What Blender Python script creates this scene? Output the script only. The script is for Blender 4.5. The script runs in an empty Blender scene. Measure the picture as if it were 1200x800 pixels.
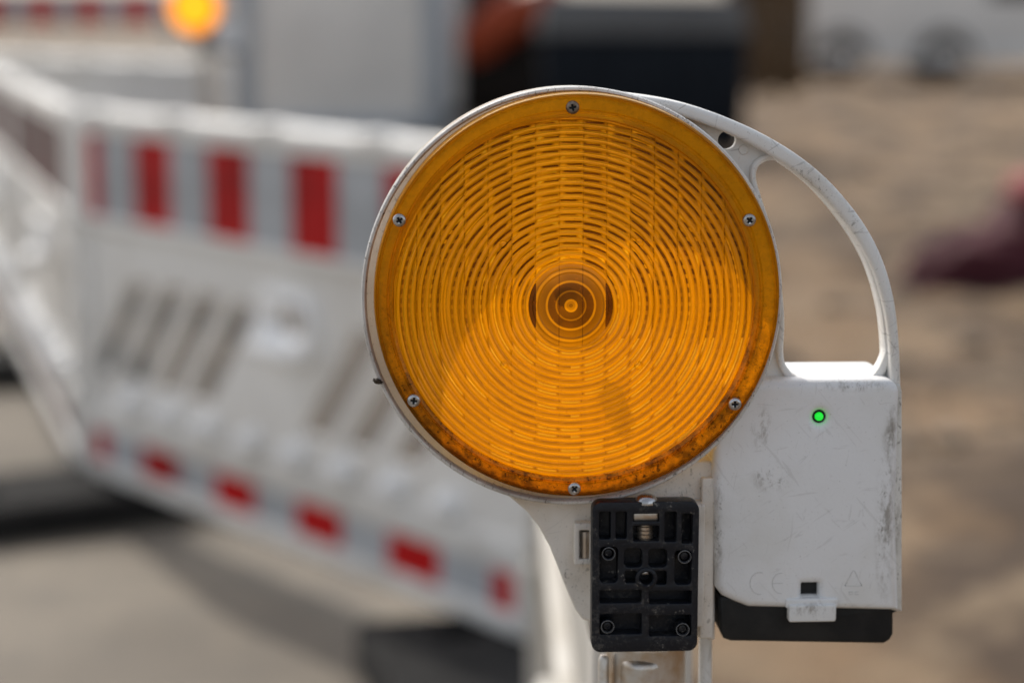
import bpy, bmesh, math, random
import numpy as np
from mathutils import Vector, Matrix, Quaternion, noise
R = math.radians
random.seed(7)
scene = bpy.context.scene
col = scene.collection

# ------------------------------------------------------------------ camera
W, H, F = 1200.0, 800.0, 2500.0          # photograph size and focal length in its pixels
PITCH = math.atan(410.0 / F)
CAM = Vector((0, 0, 1.41))
FWD = Vector((0, math.cos(PITCH), -math.sin(PITCH)))
UP = Vector((0, math.sin(PITCH), math.cos(PITCH)))
RT = Vector((1, 0, 0))
def ray(px, py):
    return (FWD + RT * ((px - W / 2) / F) - UP * ((py - H / 2) / F))
def ground_at(px, py, z=0.0):
    d = ray(px, py); t = (z - CAM.z) / d.z
    return CAM + d * t

cam_data = bpy.data.cameras.new('camera')
cam = bpy.data.objects.new('camera', cam_data); col.objects.link(cam)
cam.matrix_world = Matrix((
    (RT.x, UP.x, -FWD.x, CAM.x), (RT.y, UP.y, -FWD.y, CAM.y), (RT.z, UP.z, -FWD.z, CAM.z), (0, 0, 0, 1)))
cam_data.sensor_width = 36; cam_data.lens = 75
cam_data.clip_start = 0.05; cam_data.clip_end = 2000
cam_data.dof.use_dof = True
cam_data.dof.focus_distance = 0.955
cam_data.dof.aperture_fstop = 4.4
cam_data.dof.aperture_blades = 0
scene.camera = cam

# ------------------------------------------------------------------ tagging
def tag(o, label=None, cat=None, group=None, kind=None):
    if label: o['label'] = label
    if cat: o['category'] = cat
    if group: o['group'] = group
    if kind: o['kind'] = kind
    return o
def empty(name, loc, rz=0.0):
    o = bpy.data.objects.new(name, None); col.objects.link(o)
    o.location = loc; o.rotation_euler = (0, 0, rz); o.empty_display_size = .05
    return o
def copy_tree(o, parent=None):
    c = o.copy(); col.objects.link(c); c.parent = parent
    for ch in list(o.children):
        copy_tree(ch, c)
    return c

# ------------------------------------------------------------------ mesh builder
class MB:
    def __init__(self): self.bm = bmesh.new()
    def mesh(self, me, mat=None):
        if mat is not None:
            me = me.copy(); me.transform(mat)
        self.bm.from_mesh(me); return self
    def box(self, c, s, bev=0.0, seg=2, rot=None):
        b = bmesh.new(); bmesh.ops.create_cube(b, size=1)
        bmesh.ops.scale(b, vec=s, verts=b.verts)
        if bev > 0:
            bmesh.ops.bevel(b, geom=b.edges[:], offset=bev, segments=seg, profile=.5, affect='EDGES')
        m = Matrix.Translation(c)
        if rot is not None: m = m @ rot
        b.transform(m); me = bpy.data.meshes.new('tmp'); b.to_mesh(me); b.free()
        self.bm.from_mesh(me); bpy.data.meshes.remove(me); return self
    def lathe(self, prof, origin=(0, 0, 0), axis='Y', n=64, close=False):
        bm = self.bm; rings = []
        o = Vector(origin)
        for (r, a) in prof:
            ring = []
            for k in range(n if r > 1e-7 else 1):
                t = 2 * math.pi * k / n
                u, v = r * math.cos(t), r * math.sin(t)
                p = {'Y': Vector((u, a, v)), 'Z': Vector((u, v, a)), 'X': Vector((a, u, v))}[axis]
                ring.append(bm.verts.new(o + p))
            rings.append(ring)
        pairs = list(zip(rings[:-1], rings[1:]))
        if close: pairs.append((rings[-1], rings[0]))
        for a, b in pairs:
            if len(a) == 1 and len(b) == 1: continue
            if len(a) == 1:
                for k in range(n): bm.faces.new((a[0], b[k], b[(k + 1) % n]))
            elif len(b) == 1:
                for k in range(n): bm.faces.new((a[k], b[0], a[(k + 1) % n]))
            else:
                for k in range(n): bm.faces.new((a[k], b[k], b[(k + 1) % n], a[(k + 1) % n]))
        return self
    def tube(self, pts, r, n=10, caps=True):
        bm = self.bm; pts = [Vector(p) for p in pts]; rings = []
        for i, p in enumerate(pts):
            t = (pts[min(i + 1, len(pts) - 1)] - pts[max(i - 1, 0)]).normalized()
            a = t.cross(Vector((0, 0, 1)))
            if a.length < 1e-4: a = t.cross(Vector((1, 0, 0)))
            a.normalize(); b = t.cross(a)
            rr = r[i] if isinstance(r, (list, tuple)) else r
            rings.append([bm.verts.new(p + (a * math.cos(2 * math.pi * k / n) + b * math.sin(2 * math.pi * k / n)) * rr) for k in range(n)])
        for a, b in zip(rings[:-1], rings[1:]):
            for k in range(n): bm.faces.new((a[k], a[(k + 1) % n], b[(k + 1) % n], b[k]))
        if caps:
            bm.faces.new(rings[0][::-1]); bm.faces.new(rings[-1])
        return self
    def build(self, name, mat, parent=None, smooth=35):
        bmesh.ops.recalc_face_normals(self.bm, faces=self.bm.faces[:])
        me = bpy.data.meshes.new(name); self.bm.to_mesh(me); self.bm.free()
        me.materials.append(mat)
        if smooth:
            me.shade_smooth(); me.set_sharp_from_angle(angle=R(smooth))
        o = bpy.data.objects.new(name, me); col.objects.link(o)
        if parent is not None: o.parent = parent
        return o

def plate(outer, holes, y0, y1, bev=0.0, seg=2, plane='XZ'):
    """Solid slab cut from a 2D outline with holes; outline in x,z; slab runs from y0 to y1."""
    cu = bpy.data.curves.new('tmp', 'CURVE'); cu.dimensions = '2D'; cu.fill_mode = 'BOTH'
    for poly in [outer] + list(holes):
        s = cu.splines.new('POLY'); s.points.add(len(poly) - 1)
        for p, q in zip(s.points, poly): p.co = (q[0], q[1], 0, 1)
        s.use_cyclic_u = True
    th = y1 - y0
    cu.extrude = max(th / 2 - bev, 1e-5); cu.bevel_depth = bev; cu.bevel_resolution = seg
    cu.offset = -bev
    ob = bpy.data.objects.new('tmp', cu); col.objects.link(ob)
    dg = bpy.context.evaluated_depsgraph_get()
    me = bpy.data.meshes.new_from_object(ob.evaluated_get(dg))
    bpy.data.objects.remove(ob); bpy.data.curves.remove(cu)
    if plane == 'XZ':
        me.transform(Matrix(((1, 0, 0, 0), (0, 0, -1, (y0 + y1) / 2), (0, 1, 0, 0), (0, 0, 0, 1))))
    else:
        me.transform(Matrix.Translation((0, 0, (y0 + y1) / 2)))
    b = bmesh.new(); b.from_mesh(me); bmesh.ops.remove_doubles(b, verts=b.verts, dist=1e-6); b.to_mesh(me); b.free()
    return me

def rrect(x0, z0, x1, z1, r, n=6):
    if x0 > x1: x0, x1 = x1, x0
    if z0 > z1: z0, z1 = z1, z0
    r = min(r, (x1 - x0) / 2.01, (z1 - z0) / 2.01)
    out = []
    for cx, cz, a0 in ((x1 - r, z1 - r, 0), (x0 + r, z1 - r, 90), (x0 + r, z0 + r, 180), (x1 - r, z0 + r, 270)):
        for k in range(n + 1):
            t = R(a0 + 90 * k / n); out.append((cx + r * math.cos(t), cz + r * math.sin(t)))
    return out
def circ(cx, cz, r, n=32):
    return [(cx + r * math.cos(2 * math.pi * k / n), cz + r * math.sin(2 * math.pi * k / n)) for k in range(n)]
def smooth_path(pts, sub=6, closed=False):
    """Catmull-Rom through 2D points."""
    P = [Vector((p[0], p[1], 0)) for p in pts]; n = len(P); out = []
    rng = range(n) if closed else range(n - 1)
    for i in rng:
        if closed: p0, p1, p2, p3 = P[(i - 1) % n], P[i], P[(i + 1) % n], P[(i + 2) % n]
        else: p0, p1, p2, p3 = P[max(i - 1, 0)], P[i], P[i + 1], P[min(i + 2, n - 1)]
        for k in range(sub):
            t = k / sub
            q = .5 * ((2 * p1) + (p2 - p0) * t + (2 * p0 - 5 * p1 + 4 * p2 - p3) * t * t + (3 * p1 - p0 - 3 * p2 + p3) * t ** 3)
            out.append((q.x, q.y))
    if not closed: out.append((P[-1].x, P[-1].y))
    return out

# ------------------------------------------------------------------ materials
class NT:
    def __init__(self, name):
        self.m = bpy.data.materials.new(name); self.m.use_nodes = True
        self.t = self.m.node_tree; self.t.nodes.clear()
        self.out = self.t.nodes.new('ShaderNodeOutputMaterial')
    def n(self, typ, ins=None, **props):
        nd = self.t.nodes.new('ShaderNode' + typ)
        for k, v in props.items(): setattr(nd, k, v)
        for k, v in (ins or {}).items(): self.set(nd, k, v)
        return nd
    def set(self, nd, k, v):
        s = nd.inputs[k]
        if isinstance(v, bpy.types.NodeSocket): self.t.links.new(v, s)
        elif isinstance(v, bpy.types.Node): self.t.links.new(v.outputs[0], s)
        elif isinstance(v, tuple) and len(v) == 3 and s.type == 'RGBA': s.default_value = (*v, 1)
        else: s.default_value = v
    def math(self, op, a, b=0.0, c=0.0, clamp=False):
        nd = self.t.nodes.new('ShaderNodeMath'); nd.operation = op; nd.use_clamp = clamp
        self.set(nd, 0, a); self.set(nd, 1, b)
        if op in ('MULTIPLY_ADD', 'COMPARE', 'SMOOTH_MIN', 'WRAP'): self.set(nd, 2, c)
        return nd.outputs[0]
    def mix(self, f, a, b):
        nd = self.t.nodes.new('ShaderNodeMix'); nd.data_type = 'RGBA'
        self.set(nd, 0, f); self.set(nd, 6, a); self.set(nd, 7, b)
        return nd.outputs[2]
    def ramp(self, f, lo, hi):
        nd = self.n('MapRange', {'Value': f, 'From Min': lo, 'From Max': hi}, interpolation_type='SMOOTHSTEP')
        return nd.outputs[0]
    def obj(self):
        if not hasattr(self, '_co'): self._co = self.n('TexCoord').outputs['Object']
        return self._co
    def noise(self, scale, detail=3, rough=.5, vec=None, dist=0.0):
        return self.n('TexNoise', {'Vector': vec if vec is not None else self.obj(), 'Scale': scale, 'Detail': detail, 'Roughness': rough, 'Distortion': dist}).outputs[0]
    def mapped(self, scale=(1, 1, 1), rot=(0, 0, 0), loc=(0, 0, 0)):
        return self.n('Mapping', {'Vector': self.obj(), 'Scale': scale, 'Rotation': rot, 'Location': loc}).outputs[0]
    def bump(self, h, dist=.001, strength=1.0):
        return self.n('Bump', {'Height': h, 'Distance': dist, 'Strength': strength}).outputs[0]
    def pbr(self, **k):
        return self.n('BsdfPrincipled', {kk.replace('_', ' '): v for kk, v in k.items()})
    def done(self, shader):
        self.t.links.new(shader.outputs[0], self.out.inputs['Surface']); return self.m

def m_dirty_white(name, base=(.80, .80, .78), tint=(.66, .62, .56), dirt=1.0, rough=.42, scr=1.0, sc=1.0, transl=0.0, clo=.46, spots=()):
    """White plastic with soot specks, scuffs and scratches (scale in metres of the lamp)."""
    t = NT(name)
    big = t.noise(16 * sc, 4, .6)
    c = t.mix(t.ramp(big, .42, .72), base, tint)
    clump = t.ramp(t.noise(30 * sc, 3, .6), clo, clo + .20)
    for (sx, sz, rx_, rz_) in spots:          # scuffed areas: soft patches full of specks
        v = t.n('Mapping', {'Vector': t.obj(), 'Location': (-sx / rx_, 0, -sz / rz_), 'Scale': (1 / rx_, 0, 1 / rz_)}).outputs[0]
        ln = t.n('VectorMath', {0: v}, operation='LENGTH').outputs['Value']
        clump = t.math('MAXIMUM', clump, t.math('MULTIPLY', t.ramp(ln, 1.0, .2), 1.0))
        sp_ = t.math('MULTIPLY', t.ramp(ln, 1.1, .1), t.ramp(t.noise(120, 6, .8, vec=t.mapped((1.3, 1, .55), (0, .3, 0))), .46, .66))
        c = t.mix(t.math('MULTIPLY', sp_, .72), c, (.20, .17, .13))
    speck = t.ramp(t.n('TexNoise', {'Vector': t.mapped((1.5, 1.5, .8), (0, .35, 0)), 'Scale': 430 * sc, 'Detail': 5.0, 'Roughness': .75, 'Distortion': .6}).outputs[0], .55, .66)
    c = t.mix(t.math('MULTIPLY', t.math('MULTIPLY', speck, clump), .80 * dirt, clamp=True), c, (.13, .11, .085))
    fine = t.ramp(t.noise(900 * sc, 2, .6), .66, .74)
    c = t.mix(t.math('MULTIPLY', fine, .5 * dirt, clamp=True), c, (.16, .14, .11))
    h = None
    for i, (rot, s1, th) in enumerate((((0, .6, 0), 34, .685), ((0, -.9, 0), 26, .68), ((0, 1.4, 0), 40, .69), ((0, .1, 0), 30, .69))):
        v = t.n('Mapping', {'Vector': t.mapped((1, 1, 1), rot), 'Scale': (s1 * sc * 1.6, s1 * sc, s1 * 15 * sc), 'Location': (i * 3.1, i * 1.7, i * 5.3)}).outputs[0]
        ln = t.ramp(t.n('TexNoise', {'Vector': v, 'Scale': 1.0, 'Detail': 2.0, 'Roughness': .5, 'Distortion': .9}).outputs[0], th - .015, th + .03)
        c = t.mix(t.math('MULTIPLY', ln, .38 * scr, clamp=True), c, (.25, .23, .21))
    rg = t.math('MULTIPLY_ADD', big, .25, rough - .12)
    bm_ = t.bump(t.noise(700 * sc, 2, .5), .00012)
    p = t.pbr(Base_Color=c, Roughness=rg, Normal=bm_, IOR=1.46)
    if transl > 0:
        tr = t.n('BsdfTranslucent', {'Color': c})
        p = t.n('MixShader', {0: transl, 1: p, 2: tr})
    return t.done(p)

def m_simple(name, c, rough=.5, metal=0.0, var=.15, sc=6.0, bump=0.0, bsc=40.0, c2=None, spec=.5):
    t = NT(name)
    nz = t.noise(sc, 5, .6)
    c2 = c2 or tuple(x * (1 - 2.2 * var) for x in c)
    cc = t.mix(t.ramp(nz, .35, .68), c, c2)
    ins = dict(Base_Color=cc, Roughness=t.math('MULTIPLY_ADD', nz, .2, rough - .1), Metallic=metal)
    p = t.pbr(**ins); p.inputs['Specular IOR Level'].default_value = spec
    if bump: t.set(p, 'Normal', t.bump(t.noise(bsc, 4, .6), bump))
    return t.done(p)

LENS_Z = .162
AMB = (.93, .51, .006)
def m_lens():
    t = NT('amber_lens')
    th = t.n('Attribute', attribute_name='painted_refraction').outputs['Fac']      # painted refraction: dark dashes, amber bands, bright glints
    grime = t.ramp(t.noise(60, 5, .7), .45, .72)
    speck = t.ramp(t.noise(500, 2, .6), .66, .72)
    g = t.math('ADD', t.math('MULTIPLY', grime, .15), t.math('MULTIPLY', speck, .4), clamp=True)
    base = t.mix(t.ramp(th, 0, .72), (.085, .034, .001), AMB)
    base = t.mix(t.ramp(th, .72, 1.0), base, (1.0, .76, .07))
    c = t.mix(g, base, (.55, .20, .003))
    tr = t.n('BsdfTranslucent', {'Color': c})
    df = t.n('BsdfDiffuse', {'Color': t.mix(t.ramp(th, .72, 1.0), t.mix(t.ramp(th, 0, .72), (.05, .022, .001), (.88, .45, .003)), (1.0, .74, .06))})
    d = t.n('MixShader', {0: .27, 1: tr, 2: df})
    rf = t.n('BsdfRefraction', {'Color': t.mix(th, (.26, .10, .002), (.98, .60, .014)), 'IOR': 1.40, 'Roughness': .03})
    a = t.n('MixShader', {0: .38, 1: d, 2: rf})
    gl = t.n('BsdfGlossy', {'Color': (1, .8, .45), 'Roughness': .2})
    return t.done(t.n('MixShader', {0: .035, 1: a, 2: gl}))
def m_lens_rim(cx, cz, rad):
    t = NT('amber_lens_border')
    xyz = t.n('SeparateXYZ', {0: t.obj()}).outputs
    dx = t.math('SUBTRACT', xyz[0], cx); dz = t.math('SUBTRACT', xyz[2], cz)
    rr = t.math('DIVIDE', t.math('SQRT', t.math('ADD', t.math('MULTIPLY', dx, dx), t.math('MULTIPLY', dz, dz))), rad)
    low = t.ramp(dz, .02, -.07)                     # dirt settled along the lower half
    seam = t.ramp(t.math('ADD', rr, t.math('MULTIPLY', t.math('SUBTRACT', t.noise(160, 4, .7), .5), .10)), .945, .995)
    nz = t.ramp(t.noise(52, 6, .75), .44, .58)
    streak = t.ramp(t.noise(210, 5, .75), .45, .58)
    speck = t.ramp(t.noise(520, 3, .65), .56, .64)
    g = t.math('MULTIPLY', t.math('ADD', t.math('MULTIPLY', nz, .42), t.math('MULTIPLY', streak, .34)), t.math('MULTIPLY_ADD', low, .90, .22))
    g = t.math('ADD', g, t.math('MULTIPLY', speck, t.math('MULTIPLY_ADD', low, .45, .10)), clamp=True)
    g = t.math('MAXIMUM', g, t.math('MULTIPLY', seam, t.math('MULTIPLY_ADD', low, .6, .35)), clamp=True)
    c = t.mix(g, (.94, .46, .004), (.12, .058, .005))
    tr = t.n('BsdfTranslucent', {'Color': c}); df = t.n('BsdfDiffuse', {'Color': c})
    d = t.n('MixShader', {0: .42, 1: tr, 2: df})
    tp = t.n('BsdfRefraction', {'Color': t.mix(g, (.95, .52, .008), (.2, .07, .004)), 'IOR': 1.3, 'Roughness': .25})
    d = t.n('MixShader', {0: .2, 1: d, 2: tp})
    bm_ = t.bump(t.noise(240, 3, .6), .0002)
    gl = t.n('BsdfGlossy', {'Color': (1, .85, .6), 'Roughness': .14, 'Normal': bm_})
    return t.done(t.n('MixShader', {0: t.math('MULTIPLY', t.n('Fresnel', {'IOR': 1.42, 'Normal': bm_}).outputs[0], .8), 1: d, 2: gl}))
def m_rear_lens():
    t = NT('amber_rear_lens')
    tr = t.n('BsdfTranslucent', {'Color': AMB}); tp = t.n('BsdfTransparent', {'Color': (.97, .55, .02)})
    df = t.n('BsdfDiffuse', {'Color': (.75, .34, .004)})
    a = t.n('MixShader', {0: .25, 1: tr, 2: df})
    return t.done(t.n('MixShader', {0: .80, 1: a, 2: tp}))
def m_emit(name, c, s, base):
    t = NT(name); p = t.pbr(Base_Color=base, Roughness=.25)
    t.set(p, 'Emission Color', c); p.inputs['Emission Strength'].default_value = s
    return t.done(p)
def m_stripes(name='red_white_sheeting', red_c=(.52, .003, .005), white_c=(.46, .475, .49)):
    t = NT(name)
    x = t.n('SeparateXYZ', {0: t.obj()}).outputs[0]
    # red fields of 0.19 m every 0.385 m, symmetric about the middle of the barrier
    u = t.math('WRAP', t.math('SUBTRACT', x, 1.0), .385, 0.0)
    d = t.math('ABSOLUTE', t.math('SUBTRACT', u, .1925))
    red = t.math('LESS_THAN', d, .098)
    dirt = t.ramp(t.noise(3.2, 6, .7), .44, .66)
    r = t.mix(dirt, red_c, tuple(v * .55 for v in red_c)); w = t.mix(dirt, white_c, tuple(v * .75 for v in white_c))
    c = t.mix(red, w, r)
    p = t.pbr(Base_Color=c, Roughness=.5); p.inputs['Specular IOR Level'].default_value = .12
    return t.done(p)

M = {}
M['white'] = m_dirty_white('white_plastic')
M['mount_white'] = m_dirty_white('stained_white_plastic', base=(.78, .74, .68), tint=(.58, .50, .40), dirt=1.0, scr=.3)
M['marks'] = m_simple('moulded_mark_plastic', (.60, .595, .58), .5, var=.05)
M['lens'] = m_lens(); M['rear_lens'] = m_rear_lens()
M['steel'] = m_simple('screw_steel', (.55, .55, .56), .28, 1.0, var=.18, sc=300)
M['rusty'] = m_simple('tarnished_screw', (.30, .24, .19), .42, 1.0, var=.25, sc=300)
def m_black():
    t = NT('black_polyamide')
    d = t.math('MULTIPLY', t.ramp(t.noise(55, 6, .8), .47, .66), t.ramp(t.noise(600, 3, .7), .42, .62))
    sp = t.math('MULTIPLY', t.ramp(t.noise(380, 3, .65), .62, .68), t.ramp(t.noise(40, 3, .6), .45, .6))
    c = t.mix(t.math('MULTIPLY', d, .75), (.006, .008, .013), (.085, .078, .07))
    c = t.mix(t.math('MULTIPLY', sp, .8), c, (.20, .19, .17))
    p = t.pbr(Base_Color=c, Roughness=t.math('MULTIPLY_ADD', d, .3, .40), Normal=t.bump(t.noise(420, 3, .6), .00025)); p.inputs['Specular IOR Level'].default_value = .32
    return t.done(p)
M['black'] = m_black()
M['blackring'] = m_simple('worn_black_edge', (.22, .22, .22), .5, var=.2, sc=300)
M['tray'] = m_simple('dark_tray_plastic', (.007, .009, .011), .42, var=.1, sc=40, c2=(.022, .022, .022), bump=.0001, bsc=600, spec=.3)
M['dark'] = m_simple('dark_recess', (.01, .01, .01), .7, var=.05)
M['led'] = m_emit('green_led', (.01, 1, .04), .5, (.02, .5, .06))
M['bulb'] = m_simple('dark_bulb_holder', (.16, .07, .02), .45, var=.1, sc=80)
M['reflector'] = m_simple('reflector_cup', (.75, .60, .35), .5, var=.1, sc=30)
M['galv'] = m_simple('weathered_steel', (.62, .60, .57), .36, .85, var=.25, sc=70, c2=(.48, .37, .26), bump=.0002, bsc=200)
M['bar_white'] = m_simple('barrier_white_plastic', (.80, .785, .75), .45, var=.07, sc=2.5, c2=(.69, .66, .61))
def m_barrier():
    t = NT('barrier_white_plastic')
    big = t.noise(2.5, 5, .65); z = t.n('SeparateXYZ', {0: t.obj()}).outputs[2]
    c = t.mix(t.ramp(big, .38, .68), (.87, .85, .81), (.78, .75, .70))
    mud = t.math('MULTIPLY', t.ramp(t.noise(9, 6, .75), .46, .62), t.ramp(z, .55, .0))
    c = t.mix(t.math('MULTIPLY', mud, .35), c, (.34, .28, .21))
    run = t.ramp(t.n('TexNoise', {'Vector': t.mapped((14, 14, 1.2)), 'Scale': 1.0, 'Detail': 4.0}).outputs[0], .55, .72)
    c = t.mix(t.math('MULTIPLY', run, .15), c, (.46, .42, .36))
    p = t.pbr(Base_Color=c, Roughness=.45); tr = t.n('BsdfTranslucent', {'Color': c})
    return t.done(t.n('MixShader', {0: .10, 1: p, 2: tr}))
M['bar_white'] = m_barrier()
M['stud_white'] = m_simple('lit_white_plastic', (.96, .955, .94), .4, var=.02, sc=4)  # whiter copy of the barrier plastic so studs and handle lip look lit
M['stripes'] = m_stripes()
M['rubber'] = m_simple('recycled_rubber', (.026, .025, .024), .95, var=.2, sc=20, bump=.002, bsc=120, spec=.15)
M['debris'] = m_simple('dark_debris', (.05, .035, .02), .7, var=.2, sc=600)

# ------------------------------------------------------------------ warning lamp
D0 = 0.955
YAW = R(3.0)
RZ = Matrix.Rotation(YAW, 4, 'Z')
LENS_C = CAM + ray(677, 349) * D0
BASE_PT = CAM + ray(757, 775) * D0
BASE = Vector((BASE_PT.x, LENS_C.y + .028, 1.1))
LAMP_M = Matrix.Translation(BASE) @ RZ
INV = LAMP_M.inverted()
C_L = INV @ CAM
YF = (INV @ LENS_C).y                      # local y of the lens front plane
K = D0 / F                                  # metres per photograph pixel at the lens
def P(px, py, y=0.0):
    """Pixel measured in the photograph -> lamp-local x,z on the plane y behind the lens front."""
    d = (RZ.inverted().to_3x3() @ ray(px, py)); t = (YF + y - C_L.y) / d.y
    q = C_L + d * t
    return (q.x, q.z)
def PP(pts, y): return [P(a, b, y) for a, b in pts]
def Y(y): return YF + y

_bx = lambda a, b: P(a, b, .013)
def spot(px, py, rx, ry): q = _bx(px, py); return (q[0], q[1], rx * K, ry * K)
M['box_white'] = m_dirty_white('scratched_white_plastic', base=(.82, .825, .83), tint=(.73, .725, .70), dirt=.9, scr=.38, clo=.57,
    spots=[spot(892, 502, 16, 34), spot(1046, 505, 14, 40), spot(1038, 610, 16, 130), spot(950, 712, 40, 10), spot(1000, 452, 60, 9), spot(842, 620, 9, 90), spot(905, 560, 30, 22)])
M['flange_white'] = m_dirty_white('grimy_flange_plastic', base=(.74, .73, .69), tint=(.50, .47, .41), dirt=1.3, scr=.3, clo=.34,
    spots=[spot(1048, 490, 14, 40), spot(1048, 620, 14, 110)])
M['rim_white'] = m_dirty_white('shell_white_plastic', base=(.80, .78, .74), tint=(.66, .60, .52), dirt=.8, scr=.2, rough=.5, transl=.60)
M['lip_white'] = m_dirty_white('scuffed_lip_plastic', base=(.76, .75, .72), tint=(.42, .39, .36), dirt=1.5, scr=.3, rough=.55, clo=.30)
M['lens_rim'] = m_lens_rim(*P(677.5, 349, 0), 238 * K)
def lens_mesh():
    """Stepped Fresnel disc moulded with vertical prism columns, in metres round its own centre."""
    (cx, cz) = P(668.5, 357, .006)
    Rmax = 223 * K; NR, NT_ = 360, 1400
    rr = np.linspace(0, Rmax, NR + 1)[1:]
    th = np.arange(NT_) / NT_ * 2 * math.pi
    rg, tg = np.meshgrid(rr, th, indexing='ij')
    X = rg * np.cos(tg) / K; Z = rg * np.sin(tg) / K          # in photo pixels
    w = 27.8; idx = np.round(X / w); xc = idx * w
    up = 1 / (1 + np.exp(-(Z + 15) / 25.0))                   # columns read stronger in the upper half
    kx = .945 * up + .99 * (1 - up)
    rng = np.random.RandomState(3); jit = rng.uniform(-.4, .4, 40)
    Xe = xc + (X - xc) * kx
    re = np.sqrt(Xe ** 2 + Z ** 2) + jit[(idx + 20).astype(int)] * up
    pitch = 8.4
    X2 = xc + (X - xc) * .22
    re2 = np.sqrt(X2 ** 2 + (Z * 1.0) ** 2)
    p2 = ((re2 - 50) / pitch + .18 + jit[(idx + 20).astype(int)] * .25) % 1.0
    ph = ((re - 50) / pitch) % 1.0
    saw = np.where(ph < .42, 1.0 - .12 * np.cos(ph / .42 * 2 * math.pi), np.where(ph < .55, 1.0 - (ph - .42) / .13, np.where(ph < .88, .35 * ((ph - .55) / .33) , .35 + .53 * (ph - .88) / .12)))
    hgt = saw * 1.15e-3
    flute = (1 - ((X - xc) / (w / 2)) ** 2) * .45e-3
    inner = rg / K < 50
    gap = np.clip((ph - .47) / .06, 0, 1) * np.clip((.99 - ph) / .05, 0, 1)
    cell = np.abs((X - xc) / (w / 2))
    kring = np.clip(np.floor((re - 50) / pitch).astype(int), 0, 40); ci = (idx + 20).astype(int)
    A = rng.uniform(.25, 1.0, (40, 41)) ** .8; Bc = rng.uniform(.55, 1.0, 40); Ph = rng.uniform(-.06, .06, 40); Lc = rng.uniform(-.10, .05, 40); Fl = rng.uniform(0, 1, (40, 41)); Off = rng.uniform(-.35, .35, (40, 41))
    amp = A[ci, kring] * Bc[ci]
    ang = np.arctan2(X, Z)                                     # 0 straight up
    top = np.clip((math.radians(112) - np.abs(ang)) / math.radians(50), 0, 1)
    along = np.abs((X - xc) / (w / 2) - Off[ci, kring])        # position of the painted dark dash inside its column
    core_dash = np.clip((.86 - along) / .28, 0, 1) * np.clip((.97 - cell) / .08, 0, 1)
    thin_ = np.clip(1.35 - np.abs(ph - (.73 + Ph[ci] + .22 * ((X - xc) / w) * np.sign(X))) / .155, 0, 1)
    # towards the sides the painted dashes are cut into short rows
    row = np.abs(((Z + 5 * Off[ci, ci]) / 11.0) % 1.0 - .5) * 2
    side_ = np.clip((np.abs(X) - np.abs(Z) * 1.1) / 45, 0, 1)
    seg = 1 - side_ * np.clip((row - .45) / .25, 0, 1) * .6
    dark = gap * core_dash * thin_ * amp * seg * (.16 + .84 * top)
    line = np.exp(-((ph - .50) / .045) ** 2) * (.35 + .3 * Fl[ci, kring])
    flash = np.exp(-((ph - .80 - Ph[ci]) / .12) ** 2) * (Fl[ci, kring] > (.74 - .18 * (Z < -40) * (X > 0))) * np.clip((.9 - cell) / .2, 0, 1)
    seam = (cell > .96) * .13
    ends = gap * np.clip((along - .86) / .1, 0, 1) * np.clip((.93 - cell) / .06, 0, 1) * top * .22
    refr_tone = np.clip(.70 + Lc[ci] * up - .24 * gap * (.7 + .6 * Fl[ci, kring]) + ends - dark * (.62 + .30 * Fl[kring % 40, ci]) + .75 * flash * (1 - dark) + line * (1 - .5 * dark) * .8 - seam * (.3 + .7 * up), 0, 1)  # dark dashes and bright flashes paint refraction and glints into the colour
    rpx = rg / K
    core = np.interp(rpx, [0, 2, 2.5, 5, 5.5, 7.5, 8, 16, 16.5, 18, 18.5, 27, 27.5, 29.5, 30, 40, 40.5, 43, 43.5, 50], [.25, .25, .42, .42, .6, .6, .13, .10, .30, .30, .07, .10, .50, .50, .20, .30, .56, .56, .30, .44])  # dark centre disc and rings painted into the same tone
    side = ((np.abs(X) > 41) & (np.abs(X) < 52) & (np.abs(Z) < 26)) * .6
    refr_tone = np.where(inner, np.clip(core - seam - side, 0, 1), refr_tone)
    hc = (1 - (np.sqrt(X**2+Z**2) / 50) ** 2) * 1.6e-3
    hgt = np.where(inner, np.maximum(hc, 0) + .9e-3 * (np.abs(rg / K - 42) < 3), hgt + flute)
    edge = np.clip((Rmax / K - rg / K) / 3, 0, 1)
    y = -hgt * edge
    # four small moulded dots
    for (px, py) in ((589, 284), (749, 283), (590, 427), (749, 429)):
        dx, dz = px - 668.5, -(py - 357)
        q = ((X - dx) ** 2 + (Z - dz) ** 2) / 25.0
        y = np.where(q < 1, -1.9e-3 * np.sqrt(np.maximum(1 - q, 0)) - .4e-3, y)
    co = np.stack([cx + rg * np.cos(tg), np.full_like(rg, Y(.0045)) + y, cz + rg * np.sin(tg)], -1).reshape(-1, 3)
    co = np.vstack([co, [[cx, Y(.0045) - 1.6e-3, cz]]])
    i = np.arange(NR - 1)[:, None] * NT_; j = np.arange(NT_)[None, :]; j2 = (j + 1) % NT_
    quads = np.stack([i + j, i + j2, i + NT_ + j2, i + NT_ + j], -1).reshape(-1, 4)
    tri = np.stack([np.full(NT_, len(co) - 1), (np.arange(NT_) + 1) % NT_, np.arange(NT_)], -1)
    me = bpy.data.meshes.new('lens')
    me.vertices.add(len(co)); me.vertices.foreach_set('co', co.astype(np.float32).ravel())
    loops = np.concatenate([quads.ravel(), tri.ravel()]).astype(np.int32)
    starts = np.concatenate([np.arange(len(quads)) * 4, len(quads) * 4 + np.arange(len(tri)) * 3]).astype(np.int32)
    me.loops.add(len(loops)); me.loops.foreach_set('vertex_index', loops)
    me.polygons.add(len(starts)); me.polygons.foreach_set('loop_start', starts)
    me.update(calc_edges=True)
    at = me.attributes.new('painted_refraction', 'FLOAT', 'POINT')
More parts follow.
